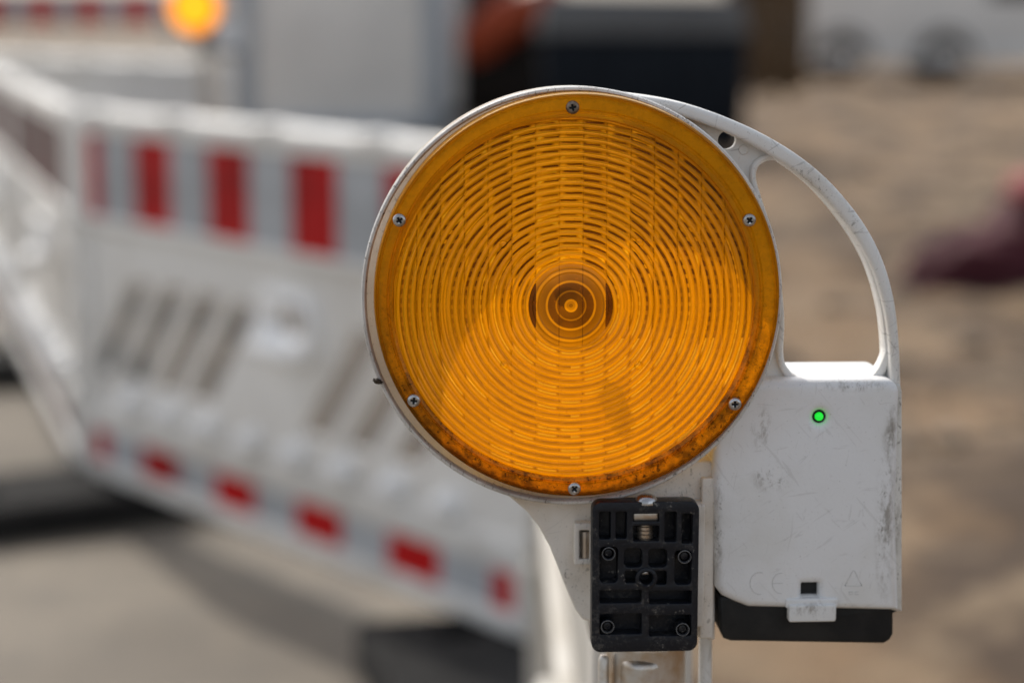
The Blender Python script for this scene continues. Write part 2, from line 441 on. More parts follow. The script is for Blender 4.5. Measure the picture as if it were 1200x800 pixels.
    at.data.foreach_set('value', np.append(refr_tone.ravel(), .7).astype(np.float32))
    me.shade_smooth()
    return me

def screw_head(name, cx, cz, y, r, rot, mat, parent):
    """Pan head facing -y with a dark cross recess."""
    mb = MB()
    mb.lathe([(r, y + r * .2), (r, y - r * .10), (r * .93, y - r * .26), (r * .80, y - r * .36), (r * .66, y - r * .40), (r * .66, y - r * .1), (r * .66, y + r * .2)], (cx, 0, cz), n=32, close=True)
    cr = []; a, b = r * .52, r * .17
    for k in range(4):
        t = rot + k * math.pi / 2
        for (u, v) in ((a, -b), (a, b), (b, b)):
            cr.append((cx + u * math.cos(t) - v * math.sin(t), cz + u * math.sin(t) + v * math.cos(t)))
    mb.mesh(plate(circ(cx, cz, r * .68, 28), [cr], y - r * .40, y + r * .12, r * .02, 1))
    o = mb.build(name, mat, parent)
    d = MB(); d.lathe([(0, y + r * .13), (r * .6, y + r * .13), (r * .6, y + r * .18), (0, y + r * .18)], (cx, 0, cz), n=20)
    d.build('cross_recess', M['dark'], o)  # dark disc puts the shade of the recess into colour
    return o

def build_lamp():
    root = empty('warning_lamp', BASE, YAW)
    tag(root, 'large amber round warning lamp with white handle and battery box in the foreground', 'lamp', 'amber construction warning lamps')
    # drum: white shell behind the lens, centre a little off because it sits deeper
    (rx, rz) = P(671, 350.0, .0100)
    s = P(671 + 245, 350, .0100)[0] - rx
    drum = MB()
    prof = [(s - .0100, Y(.0125)), (s - .0022, Y(.0125)), (s - .0016, Y(.0116)), (s - .0004, Y(.0116)), (s, Y(.0130)),
            (s - .0003, Y(.020)), (s - .0006, Y(.036)), (s - .003, Y(.054)), (s - .006, Y(.062)), (s - .010, Y(.063)),
            (s - .010, Y(.058)), (s - .0066, Y(.054)), (s - .0066, Y(.016)), (s - .0100, Y(.016))]
    drum.lathe(prof, (rx, 0, rz), n=160, close=True)
    drum_o = drum.build('housing', M['rim_white'], root)
    lp = MB(); lp.lathe([(s - .0024, Y(.0124)), (s - .0021, Y(.0100)), (s - .0014, Y(.0092)), (s - .0004, Y(.0094)), (s + .0002, Y(.0104)), (s + .0002, Y(.0124))], (rx, 0, rz), n=200, close=True)
    lp.build('lip', M['lip_white'], drum_o)
    # amber lens: flat border ring with the ridged disc inside it
    (lx, lz) = P(677.5, 349, 0)
    r_ = P(915, 349, 0)[0] - lx
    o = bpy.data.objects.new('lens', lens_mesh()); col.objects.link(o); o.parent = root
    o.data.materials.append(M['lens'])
    b = MB()
    (fx, fz) = P(673.5, 351.5, .003); ri = 213.5 * K
    n = 220; bm = b.bm; rings = []
    for (f, yy) in ((0, .0045), (0.0, .0022), (.08, .0014), (.16, .0012), (.22, .0018), (.28, .0018), (.34, .0010), (.74, .0009), (.80, .0014), (.84, .0014), (.88, .0004), (.94, .0005), (.985, .003), (1.0, .006), (1.0, .0135)):
        ring = []
        for k in range(n):
            t = 2 * math.pi * k / n
            a = Vector((fx + ri * math.cos(t), 0, fz + ri * math.sin(t))); e = Vector((lx + r_ * math.cos(t), 0, lz + r_ * math.sin(t)))
            p = a.lerp(e, f); p.y = Y(yy); ring.append(bm.verts.new(p))
        rings.append(ring)
    for a, c in zip(rings[:-1], rings[1:]):
        for k in range(n): bm.faces.new((a[k], c[k], c[(k + 1) % n], a[(k + 1) % n]))
    b.build('lens_border', M['lens_rim'], o)
    # six screws
    for i, (px, py) in enumerate(((671, 126), (878, 258), (861, 473), (673, 572), (485, 469), (468, 258))):
        (x, z) = P(px, py, 0)
        screw_head('screw', x, z, Y(-.0002), 7.8 * K, i * .7 + .2, M['rusty'] if i == 0 else M['steel'], root)
    # moulded pad under the top screw
    # rear lens, bulb holder
    rl = MB(); rl.lathe([(s - .0062, Y(.0605)), (s * .75, Y(.063)), (s * .4, Y(.066)), (0, Y(.067))], (rx, 0, rz), n=96)
    rl.build('rear_lens', M['rear_lens'], root)
    bx, bz = P(668.5, 357, .03)
    bh = MB(); bh.lathe([(0, Y(.036)), (.0018, Y(.0365)), (.0024, Y(.040)), (.0050, Y(.041)), (.0058, Y(.042)), (.0058, Y(.055)), (.004, Y(.058)), (0, Y(.058))], (bx, 0, bz), n=40)
    bh.build('bulb_holder', M['bulb'], root)
    # carrying handle: thick outer band, thin web with a round hole, opening for the hand
    y0 = .030
    out = smooth_path(PP([(640, 116), (668, 111), (700, 108), (742, 111), (800, 121), (862, 142), (920, 172), (968, 209), (1008, 256), (1033, 302), (1047, 350), (1053, 400), (1055, 452)], y0 - .010), 5)
    inn = smooth_path(PP([(640, 130), (668, 125), (700, 122), (742, 125), (796, 136), (856, 158), (908, 186), (954, 220), (994, 266), (1021, 312), (1036, 360), (1042, 405), (1043, 452)], y0 - .010), 5)
    hd = MB()
    hd.mesh(plate(out + inn[::-1], [], Y(y0 - .012), Y(y0 + .013), .0022, 3))
    web_out = smooth_path(PP([(742, 116), (800, 128), (860, 150), (914, 180), (961, 215), (1000, 261), (1027, 306), (1041, 355), (1048, 403), (1049, 446)], y0), 5)
    web = web_out + PP([(1049, 452), (912, 452), (880, 450), (860, 300), (800, 200), (720, 150)], y0)
    hole = smooth_path(PP([(884, 207), (888, 193), (904, 187), (928, 196), (956, 220), (990, 262), (1014, 308), (1029, 356), (1034, 400), (1034, 412), (1026, 430), (1012, 440), (970, 441), (934, 439), (922, 430), (916, 414), (917, 370), (912, 320), (902, 268), (890, 230)], y0), 5, True)
    (hx, hz) = P(851, 164, y0)
    hd.mesh(plate(web, [hole, circ(hx, hz, 10.5 * K * 1.03, 28)], Y(y0 - .0025), Y(y0 + .0025), .0006, 2))
    ins = smooth_path(PP([(877, 205), (883, 187), (903, 180), (931, 190), (961, 215), (996, 259), (1021, 306), (1036, 355), (1041, 400), (1041, 414), (1034, 436), (1016, 448), (970, 449), (930, 447), (915, 435), (908, 414), (909, 370), (905, 322), (895, 270), (883, 232)], y0), 5, True)
    hd.mesh(plate(ins, [hole], Y(y0 - .0055), Y(y0 + .0055), .0012, 2))
    (qx, qz) = P(870, 175, y0); hd.lathe([(0, Y(y0 - .0034)), (.0020, Y(y0 - .0034)), (.0024, Y(y0 - .0024)), (.0024, Y(y0))], (qx, 0, qz), n=24)
    hd.build('handle', M['white'], root)
    # battery box
    yb0, yb1 = .013, .066
    f = yb0
    outl = PP([(838, 470)], f)
    TL, TR = P(838, 447, f), P(1055, 447, f)
    pts = [P(838, 688, f), P(847, 699, f), P(862, 706, f), P(878, 712, f), P(1054, 716, f)]
    top = rrect(TL[0], P(0, 600, f)[1], TR[0], TL[1], .0065, 8)
    poly = [q for q in top if q[1] > P(0, 590, f)[1]] + pts
    poly = sorted(poly, key=lambda q: math.atan2(q[1] - P(946, 580, f)[1], q[0] - P(946, 580, f)[0]))
    (lx_, lz_) = P(961, 489, f); (sx, sz) = P(950, 692, f)
    box = MB()
    box.mesh(plate(poly, [circ(lx_, lz_, .0029, 24), rrect(sx - .0040, sz - .0030, sx + .0040, sz + .0032, .0004, 2)], Y(yb0), Y(yb1), .0042, 5))
    bo = box.build('battery_box', M['box_white'], root, 50)
    # side flange down the right edge
    fl = MB(); fl.mesh(plate(PP([(1040, 452), (1046, 446), (1052, 448), (1054, 456), (1054, 712), (1040, 712)], f + .010), [], Y(f + .0035), Y(f + .020), .0022, 4)); fl.build('side_flange', M['flange_white'], bo)
    dk = MB(); dk.box((sx, Y(yb0 + .008), sz), (.010, .004, .008), .0005); dk.build('latch_slot', M['dark'], bo)
    ld = MB(); ld.lathe([(0, Y(yb0 + .0002)), (.0010, Y(yb0 + .0004)), (.0017, Y(yb0 + .0011)), (.0020, Y(yb0 + .0024)), (.0020, Y(yb0 + .010))], (lx_, 0, lz_), n=24)
    ld.build('indicator_light', M['led'], bo)
    rim = MB(); rim.lathe([(.00205, Y(yb0 + .0026)), (.0029, Y(yb0 + .0026)), (.0029, Y(yb0 + .011)), (.00205, Y(yb0 + .011))], (lx_, 0, lz_), n=24, close=True); rim.build('light_socket', M['dark'], bo)
    # moulded recycling triangle and round two-letter mark near the bottom
    def mark(polys):
        mk = MB()
        for pl in polys: mk.tube([(q[0], Y(f), q[1]) for q in PP(pl, f)], .0002, 6)
        return mk.build('moulded_mark', M['marks'], bo)
    mark([[(1001, 668), (1010, 686), (990, 686), (999.5, 668)]])
    mark([[(890 + 11 * math.cos(R(a)), 683 - 13 * math.sin(R(a))) for a in range(70, 291, 15)]])
    mark([[(915 + 10 * math.cos(R(a)), 683 - 12 * math.sin(R(a))) for a in range(80, 281, 15)], [(905, 683), (917, 683)]])
    mark([[(995, 693), (999, 693), (999, 696), (995, 696), (995, 693)]]); mark([[(1006, 693), (1002, 693), (1002, 696), (1006, 696)]])
    # black battery tray underneath with the white clip
    tr = MB()
    tr.mesh(plate(PP([(842, 698), (1052, 708), (1051, 717), (1047, 719), (1047, 743), (1043, 750), (1036, 754), (856, 751), (848, 748), (844, 740)], f + .004), [], Y(f + .004), Y(yb1 - .004), .0018, 3))
    to = tr.build('battery_tray', M['tray'], root)
    cl = MB(); cl.mesh(plate(rrect(*P(923, 727, f), *P(979, 706, f), .0012, 3), [], Y(f - .0028), Y(f + .003), .0010, 3))
    cl.mesh(plate(rrect(*P(920, 712, f), *P(982, 700, f), .0012, 3), [], Y(f - .0012), Y(f + .004), .0009, 3)); cl.build('clip', M['box_white'], to)
    # white mounting block below the drum
    ym = .020
    mb = MB()
    blk = PP([(560, 560), (598, 583), (618, 600), (632, 617), (644, 640), (655, 668), (664, 692), (674, 714), (683, 726), (693, 729), (838, 750), (838, 540), (760, 540)], ym)
    mb.mesh(plate(blk, [], Y(ym), Y(ym + .034), .0016, 3))
    mb.mesh(plate(rrect(*P(694, 735, ym - .008), *P(826, 590, ym - .008), .001), [], Y(ym - .010), Y(ym + .002), .0008, 2))
    mb.mesh(plate(rrect(*P(820, 748, ym - .004), *P(838, 560, ym - .004), .001), [], Y(ym - .004), Y(ym + .002), .0008, 2))
    mo = mb.build('mounting_block', M['mount_white'], root, 40)
    lug = MB(); lug.mesh(plate(rrect(*P(673, 662, ym - .007), *P(697, 613, ym - .007), .0008, 3), [rrect(*P(679, 655, ym - .007), *P(691, 621, ym - .007), .0004, 2)], Y(ym - .007), Y(ym + .004), .0006, 2)); lug.build('lug', M['mount_white'], mo)
    q1, q2 = P(686, 622, ym - .004), P(686, 655, ym - .004)
    pin = MB(); pin.tube([(q1[0], Y(ym - .004), q1[1]), (q2[0], Y(ym - .004), q2[1])], .0021, 16); pin.build('hinge_pin', M['galv'], mo)
    # black clamp plate with pockets and bolts
    yc = -.001
    def cp(x, y): return (580 + x / 3.079, 540 + y / 3.079)
    def cr(x0, y0_, x1, y1, r=.0007): return rrect(*P(*cp(x0, y1), yc), *P(*cp(x1, y0_), yc), r, 4)
    holes = [cr(376, 183, 418, 282), cr(436, 183, 476, 280), cr(499, 190, 593, 220, .0004), cr(499, 233, 593, 290), cr(612, 183, 656, 292), cr(674, 190, 714, 298),
             cr(378, 310, 444, 440, .002), cr(466, 314, 532, 384, .002), cr(554, 316, 622, 384, .002), cr(648, 322, 710, 446, .002),
             cr(378, 465, 530, 513), cr(556, 467, 710, 516), cr(378, 550, 530, 626), cr(556, 554, 708, 632),
             cr(470, 396, 512, 440, .001), cr(580, 396, 620, 446, .001), circ(*P(*cp(546, 422), yc), .0034, 28)]
    ol = PP([cp(352, 150), cp(738, 152), cp(736, 684), cp(352, 672)], yc)
    x0, x1 = ol[0][0], ol[1][0]; z1, z0_ = ol[0][1], ol[2][1]
    cl = MB()
    (bx_, bz_) = P(*cp(546, 422), yc)
    cl.mesh(plate(rrect(x0, z0_, x1, z1, .0042, 6), holes, Y(yc), Y(yc + .009), .0005, 2))
    cl.mesh(plate(rrect(x0 + .0006, z0_ + .0006, x1 - .0006, z1 - .0006, .004, 5), [], Y(yc + .0086), Y(yc + .0125), .0005, 1))
    co = cl.build('clamp_plate', M['black'], root)
    rg = MB(); rg.lathe([(.0043, Y(yc - .0012)), (.0050, Y(yc - .0008)), (.0052, Y(yc + .002)), (.0032, Y(yc + .002)), (.0030, Y(yc - .0004)), (.0036, Y(yc - .0012))], (bx_, 0, bz_), n=36, close=True)
    rg.lathe([(.0031, Y(yc + .0005)), (.0031, Y(yc + .012)), (0, Y(yc + .012))], (bx_, 0, bz_), n=24)
    rg.build('boss', M['black'], co)
    hx_ = MB(); hx_.box((bx_, Y(yc + .005), bz_ + .0012), (.0045, .002, .0022), .0008); hx_.build('boss_pin', M['steel'], co)
    for (a, b_) in ((410, 333), (684, 344), (406, 596), (677, 606)):
        (x, z) = P(*cp(a, b_), yc)
        bt = MB(); bt.lathe([(.0024, Y(yc - .0004)), (.0030, Y(yc - .0007)), (.0031, Y(yc + .006)), (.0023, Y(yc + .006))], (x, 0, z), n=28, close=True)
        bo_ = bt.build('bolt_sleeve', M['black'], co)
        e = MB(); e.lathe([(.00285, Y(yc - .00085)), (.00305, Y(yc - .00080)), (.00305, Y(yc - .0005)), (.00285, Y(yc - .0005))], (x, 0, z), n=28, close=True); e.build('worn_edge', M['blackring'], bo_)
        sc = MB(); sc.lathe([(0, Y(yc + .0012)), (.0008, Y(yc + .0012)), (.0009, Y(yc + .0007)), (.0017, Y(yc + .0009)), (.0020, Y(yc + .002)), (.0020, Y(yc + .004)), (0, Y(yc + .004))], (x, 0, z), n=24); sc.build('bolt_head', M['black'], bo_)
    (x, z) = P(*cp(546, 205), yc); lb = MB(); lb.box((x, Y(yc + .004), z), (.0112, .004, .0034), .0004); lb.build('nut', M['galv'], co)
    (x, z) = P(*cp(546, 262), yc); lb = MB()
    for k in range(4): lb.lathe([(.0034, -.0005), (.0040, 0), (.0034, .0005)], (x, Y(yc + .006), z - .003 + k * .0018), 'Z', 20, True)
    lb.lathe([(0, .004), (.0035, .004), (.0035, -.005), (0, -.005)], (x, Y(yc + .006), z), 'Z', 20); lb.build('bolt_thread', M['galv'], co)
    # pan-head bolt on top of the clamp plate
    (x, z) = P(757.5, 588, yc + .004)
    tb = MB(); tb.lathe([(0, .0036), (.0026, .0034), (.0042, .0026), (.0050, .0012), (.0052, 0), (.0052, -.0006), (0, -.0006)], (x, Y(yc + .0045), z), 'Z', 32)
    tb.build('clamp_bolt', M['steel'], co)
    # steel spigot that drops into the barrier
    st = MB(); ysp = .012
    def sb(x0, x1, y0_, y1, ya, yb, bev):
        a, c = P(x0, y1, ya), P(x1, y0_, ya)
        st.mesh(plate(rrect(a[0], a[1], c[0], c[1], bev * 1.5, 5), [], Y(ya), Y(yb), bev, 3))
    (xt, zt) = P(757.5, 752, ysp + .020)
    st.lathe([(0, zt), (.0186, zt), (.0188, zt - .002), (.0188, -.05), (0, -.05)], (xt, Y(ysp + .022), 0), 'Z', 56)
    (xt, zt) = P(755, 774, ysp + .004)
    st.lathe([(0, zt + .001), (.0085, zt + .0005), (.0108, zt - .0015), (.0112, zt - .004), (.0112, -.05), (0, -.05)], (xt, Y(ysp + .0125), 0), 'Z', 40)
    for px_ in (710.5, 795):
        (xt, zt) = P(px_, 778, ysp); st.lathe([(0, zt + .0008), (.0016, zt + .0004), (.0026, zt - .0015), (.0027, -.05), (0, -.05)], (xt, Y(ysp + .013), 0), 'Z', 24)
    st.build('spigot', M['galv'], root, 40)
    sd_ = MB(); (xa, _) = P(826.5, 780, ysp + .03); sd_.tube([(xa, Y(ysp + .03), P(0, 746, ysp + .03)[1]), (xa, Y(ysp + .03), -.06)], .0032, 18); sd_.build('guide_rod', M['white'], root)
    return root
lamp = build_lamp()
# speck of debris on the left of the housing rim
(dx_, dz_) = P(442.5, 446, .010)
cr_ = MB()
b_ = bmesh.new(); bmesh.ops.create_icosphere(b_, subdivisions=3, radius=1)
for v in b_.verts:
    v.co = Vector((v.co.x * .0021, v.co.y * .0012, v.co.z * .0012)) * (1 + .5 * noise.noise(v.co * 2.3))
b_.transform(LAMP_M @ Matrix.Translation((dx_, Y(.0085), dz_)) @ Matrix.Rotation(.35, 4, 'Y'))
me_ = bpy.data.meshes.new('t'); b_.to_mesh(me_); b_.free(); cr_.mesh(me_)
tag(cr_.build('dirt_crumb', M['debris']), 'tiny dark brown crumb stuck on the left of the white lamp rim', 'crumb')

# ------------------------------------------------------------------ barriers
BH = 1.0
def build_barrier():
    root = empty('traffic_barrier', (0, 0, 0))
    L = 2.0
    g = MB()
    g.tube([(x, 0, .975) for x in np.linspace(.01, L - .01, 12)], .030, 14)
    for x in (.12, .55, 1.0, 1.45, 1.88): g.box((x, 0, .985), (.10, .066, .046), .012, 3)
    g.build('top_rail', M['bar_white'], root)
    p = MB()
    holes = []
    for xb in (.03, .205, .38, .555, 1.10, 1.285, 1.47):
        holes.append([(xb, .285), (xb + .112, .285), (xb + .112 + .25, .565), (xb + .25, .565)])
    holes = [h for h in holes if h[2][0] < L - .05]
    hh = rrect(.965, .500, 1.165, .590, .04, 6)
    p.mesh(plate(rrect(.03, .03, L - .03, .97, .01), holes + [hh], -.009, .009, .003, 2))
    p.build('panel', M['bar_white'], root)
    h = MB(); h.mesh(plate(rrect(.94, .465, 1.19, .612, .055, 6), [hh], -.036, .036, .006, 2))
    h.box((1.065, -.045, .478), (.20, .05, .035), .012, 3, Matrix.Rotation(R(-28), 4, 'X')); h.build('handle_frame', M['stud_white'], root)
    for i in range(8):
        st_ = MB(); st_.lathe([(0, -.062), (.012, -.060), (.024, -.050), (.031, -.034), (.033, -.008), (0, -.008)], (.28 + i * .205, 0, .232), n=24); st_.build('stud', M['stud_white'], root)
    f = MB(); f.mesh(plate(rrect(.03, .690, L - .03, .955, .015), [rrect(.06, .715, L - .06, .938, .008)], -.026, .026, .006, 2)); f.build('band_frame', M['bar_white'], root)
    for (z0, z1) in ((.715, .938), (.044, .130)):
        s = MB(); s.box((L / 2, 0, (z0 + z1) / 2), (L - .08, .034, z1 - z0), .001, 1); s.build('reflective_sheeting', M['stripes'], root)
    b = MB(); b.mesh(plate(rrect(.03, .0, L - .03, .20, .012), [rrect(.05, .042, L - .05, .132, .008)], -.028, .028, .006, 2)); b.build('bottom_rail', M['bar_white'], root)
    for x in (.02, L - .02):
        e = MB(); e.box((x, 0, .49), (.045, .055, .985), .012, 3)
        for z in (.2, .45, .7): e.box((x, 0, z), (.052, .064, .05), .008, 2)
        e.build('end_post', M['bar_white'], root)
    return root
def place(root, a, b, z=.1):
    """Put a barrier's left end at a, running toward b."""
    d = Vector((b[0] - a[0], b[1] - a[1]))
    root.location = (a[0], a[1], z); root.rotation_euler = (0, 0, math.atan2(d.y, d.x))
GB = 'white plastic traffic barriers with red reflective bands'
P0 = Vector((-1.165, 5.80)); P1 = Vector((.066, 4.20))
bar = build_barrier(); place(bar, P0, P1)
tag(bar, 'white slotted barrier running across behind the big lamp, red stripes along both bands', 'barrier', GB)
def another(a, b, label, z=.1, src=None):
    c = copy_tree(src or bar); place(c, a, b, z); c['label'] = label; return c
nb = another(Vector((.052, 3.10)), Vector((.070, 1.10)), 'white barrier seen end on, running straight back from under the lamp')
for ch in [c for c in nb.children if c.name.startswith('reflective')]: bpy.data.objects.remove(ch)
M['bar_darkened'] = m_simple('darkened_barrier_plastic', (.52, .50, .46), .55, var=.12, sc=5, c2=(.40, .37, .32))  # darker copy of the barrier white, holds down its bright sunlit top
for ch in nb.children:
    ch.data = ch.data.copy(); ch.data.materials[0] = M['bar_darkened']
dl = Vector((-.30, .95)).normalized()
lb1 = another(P0 + Vector((-.03, .05)) + dl * 2.0, P0 + Vector((-.03, .05)), 'white barrier receding from the corner to the left edge, its face dull')
lb2 = another(P0 + Vector((-.03, .05)) + dl * 4.02, P0 + Vector((-.03, .05)) + dl * 2.02, 'farther white barrier continuing the left row out of the frame')
M['grazing_dark_stripes'] = m_stripes('grazing_dark_sheeting', (.11, .010, .012), (.11, .09, .09))  # dull look at a grazing angle put into darker stripe colours
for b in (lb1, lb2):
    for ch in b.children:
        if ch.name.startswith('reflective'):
            ch.data = ch.data.copy(); ch.data.materials[0] = M['grazing_dark_stripes']
# far row with its own lamp
fb = ground_at(20, 66, 1.1); fa = ground_at(232, 74, 1.1)
dv = (Vector((fa.x, fa.y)) - Vector((fb.x, fb.y))).normalized()
FA = Vector((fa.x + .1, fa.y))
fbar = copy_tree(bar); place(fbar, FA - dv * 2.0, FA); fbar['label'] = 'far plain white barrier at the top left, below the small round amber lamp'
for ch in [c for c in fbar.children if c.name.startswith('reflective')]: bpy.data.objects.remove(ch)
lamp2 = copy_tree(lamp); lamp2['label'] = 'small blurred amber lamp on the far barrier at the top left'
def m_lit():
    t = NT('lit_amber_lens'); p = t.pbr(Base_Color=(.9, .42, .01), Roughness=.4)
    t.set(p, 'Emission Color', (1, .36, .01)); p.inputs['Emission Strength'].default_value = 1.0
    return t.done(p)
for ch in lamp2.children:
    if ch.name.startswith('lens'):
        ch.data = ch.data.copy(); ch.data.materials[0] = m_lit()
lc = CAM + ray(230, 8) * 7.4
lamp2.location = (lc.x + .03, lc.y, lc.z - (LENS_C.z - BASE.z)); lamp2.rotation_euler = (0, 0, R(-8))
sp = MB(); sp.tube([(lamp2.location.x, lamp2.location.y + .03, lamp2.location.z - .04), (lamp2.location.x, lamp2.location.y + .03, 0)], .024, 14)
tag(sp.build('lamp_post', M['galv']), 'thin grey steel post carrying the far amber lamp', 'post')

# warning boards farther back
def build_board():
    r = empty('barrier_board', (0, 0, 0))
    b = MB(); b.box((1.0, 0, .125), (2.0, .03, .25), .005); b.build('board', M['stripes'], r)
    for x in (.15, 1.85):
        b = MB(); b.box((x, .035, -.45), (.05, .035, 1.4), .004); b.box((x, .035, -1.10), (.35, .5, .08), .02); b.build('leg', M['galv'], r)
    return r
bd = build_board(); tag(bd, 'red and white board on legs at the far top left corner', 'barrier board', None)
q = ground_at(-60, 34, 1.0); bd.location = (-4.62, 17.5, 1.15)

# foot plates
def foot(loc, rz, label):
    m = MB(); m.mesh(plate(rrect(-.42, -.21, .42, .21, .05, 5), [rrect(-.36, -.05, -.26, .05, .01, 2), rrect(.26, -.05, .36, .05, .01, 2)], 0.0, .095, .012, 3, 'XY'))
    o = m.build('foot_plate', M['rubber']); o.location = loc; o.rotation_euler = (0, 0, rz)
    tag(o, label, 'foot plate', 'black rubber barrier feet'); return o
ft = foot((P0.x + .02, P0.y - .12, .003), R(30), 'black rubber foot under the left corner where two barriers meet')
def foot_copy(loc, rz, label):
    c = ft.copy(); col.objects.link(c); c.location = loc; c.rotation_euler = (0, 0, rz); c['label'] = label
foot_copy((P1.x - .10, P1.y - .20, .003), R(-76), 'black rubber foot at the bottom edge, where the striped barrier ends')
foot_copy((P0.x - .03 + dl.x * 2.0, P0.y + .05 + dl.y * 2.0, .003), R(17), 'black rubber foot under the left row of barriers, farther back')

# ------------------------------------------------------------------ ground
def gh(x, y):
    """Dirt on the right of the barrier line: low mounds and ruts."""
    m = max(0.0, min(1.0, (x - .45) / 1.2)) * max(0.0, min(1.0, (y - 2) / 3))
    h = .16 * noise.noise(Vector((x * .55, y * .35, 1.3))) + .11 * noise.noise(Vector((x * 1.4, y * .9, 4.0))) + .045 * noise.noise(Vector((x * 3.6, y * 2.6, 2)))
    far = max(0.0, 1 - max(0, y - 20) / 15)
    return m * h * (0.4 + .6 * far) - .012
def ground():
    xs = sorted(set([round(float(v), 4) for v in np.concatenate([np.linspace(-400, -30, 8), np.linspace(-30, -3, 12), np.linspace(-3, 9, 150), np.linspace(9, 30, 40), np.linspace(30, 400, 10)])]))
    ys = sorted(set([round(float(v), 4) for v in np.concatenate([np.linspace(-60, 1.5, 8), np.linspace(1.5, 16, 170), np.linspace(16, 45, 60), np.linspace(45, 900, 24)])]))
    bm = bmesh.new(); g = [[bm.verts.new((x, y, gh(x, y))) for x in xs] for y in ys]
    for a, b in zip(g[:-1], g[1:]):
        for k in range(len(xs) - 1): bm.faces.new((a[k], a[k + 1], b[k + 1], b[k]))
    me = bpy.data.meshes.new('ground'); bm.to_mesh(me); bm.free(); me.shade_smooth()
    t = NT('sandy_soil')
    a = t.ramp(t.noise(1.25, 4, .6, vec=t.mapped((.9, .55, 1))), .44, .56); b = t.ramp(t.noise(2.6, 5, .65), .46, .62); c = t.noise(18, 6, .7)
    cc = t.mix(a, (.215, .134, .068), (.062, .035, .016)); cc = t.mix(t.math('MULTIPLY', b, .7), cc, (.26, .185, .110))
    cc = t.mix(t.math('MULTIPLY', t.ramp(c, .50, .62), .4), cc, (.075, .050, .032))
    me.materials.append(t.done(t.pbr(Base_Color=cc, Roughness=.95, Normal=t.bump(c, .02))))
    o = bpy.data.objects.new('ground', me); col.objects.link(o); o['kind'] = 'structure'
ground()
def pavement():
    bm = bmesh.new()
    pts = [(-60, -20), (.30, -20), (.30, 9), (-.2, 12), (-.6, 30), (-1.0, 60), (-60, 60)]
    bm.faces.new([bm.verts.new((x, y, 0)) for x, y in pts])
    me = bpy.data.meshes.new('pavement'); bm.to_mesh(me); bm.free()
    t = NT('dusty_pavement')
    a = t.ramp(t.noise(.9, 5, .6), .35, .66); b = t.ramp(t.noise(6, 5, .7), .4, .7); c = t.noise(60, 4, .7)
    cc = t.mix(a, (.235, .20, .155), (.150, .126, .098)); cc = t.mix(t.math('MULTIPLY', b, .5), cc, (.125, .112, .096)); 
    me.materials.append(t.done(t.pbr(Base_Color=cc, Roughness=.9, Normal=t.bump(c, .004))))
    o = bpy.data.objects.new('pavement', me); col.objects.link(o); o['kind'] = 'structure'
pavement()
def slot_shade():  # flat dark sheet: shade seen through the barrier slots put into ground colour
    bm = bmesh.new()
    rnd = random.Random(11); out = []
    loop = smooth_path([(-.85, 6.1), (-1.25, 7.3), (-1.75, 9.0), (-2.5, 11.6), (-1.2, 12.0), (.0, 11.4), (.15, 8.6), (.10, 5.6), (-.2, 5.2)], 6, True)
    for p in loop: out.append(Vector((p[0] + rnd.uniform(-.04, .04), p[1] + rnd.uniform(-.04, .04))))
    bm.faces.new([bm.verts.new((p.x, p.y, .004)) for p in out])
    me = bpy.data.meshes.new('slot_shade_sheet'); bm.to_mesh(me); bm.free()
    t = NT('slot_shade_dark'); a = t.noise(5, 6, .7)
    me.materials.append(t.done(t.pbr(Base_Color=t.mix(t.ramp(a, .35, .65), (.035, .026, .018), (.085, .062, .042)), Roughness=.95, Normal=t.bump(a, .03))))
    o = bpy.data.objects.new('slot_shade_sheet', me); col.objects.link(o); o['kind'] = 'structure'
slot_shade()
def stones():
    m = MB(); base = bmesh.new(); bmesh.ops.create_icosphere(base, subdivisions=1, radius=1)
    rnd = random.Random(5)
    proto = []
    for k in range(5):
        b = base.copy()
        for v in b.verts: v.co *= 1 + .5 * noise.noise(v.co * 1.5 + Vector((k * 7, 0, 0)))
        me = bpy.data.meshes.new('t'); b.to_mesh(me); b.free(); proto.append(me)
    for i in range(420):
        y = 6.5 + rnd.random() ** 1.6 * 20; x = .5 + rnd.random() * (1.2 + y * .42)
        s = .012 + rnd.random() ** 4 * .07
        mt = Matrix.Translation((x, y, gh(x, y) + s * .2)) @ Matrix.Rotation(rnd.random() * 6, 4, 'Z') @ Matrix.Diagonal((s * 1.3, s, s * .7, 1))
        m.mesh(proto[i % 5], mt)
    o = m.build('rubble', m_simple('rubble_stone', (.22, .165, .115), .9, var=.25, sc=1.2, c2=(.12, .09, .065)), None, 0); o['kind'] = 'stuff'
    tag(o, 'loose stones and clods lying on the bare soil', 'rubble')
stones()

# ------------------------------------------------------------------ far background
M['contain'] = m_simple('grey_container_paint', (.86, .83, .78), .5, var=.06, sc=1.0)
M['contain_post'] = m_simple('blue_grey_post', (.42, .46, .50), .45, var=.08, sc=2)
M['navy'] = m_simple('dark_navy_paint', (.008, .012, .018), .6, var=.1, sc=2, spec=.15)
M['greymetal'] = m_simple('grey_lid', (.12, .125, .13), .5, var=.1, sc=2)
M['orange'] = m_simple('orange_red_paint', (.50, .085, .03), .5, var=.15, sc=2)
M['darkbrown'] = m_simple('dark_machine', (.018, .013, .010), .7, var=.2, sc=2, spec=.2)
M['wood'] = m_simple('brown_boards', (.11, .062, .024), .8, var=.2, sc=3)
M['vanwhite'] = m_simple('white_van_paint', (.82, .80, .76), .4, var=.05, sc=1)
M['tyre'] = m_simple('dusty_tyre', (.04, .022, .017), .85, var=.2, sc=5)
M['hub'] = m_simple('rusty_rim', (.12, .05, .045), .6, .3, var=.2, sc=5)
M['maroon'] = m_simple('maroon_tarpaulin', (.07, .014, .020), .8, var=.2, sc=6, bump=.01, bsc=12, spec=.2)
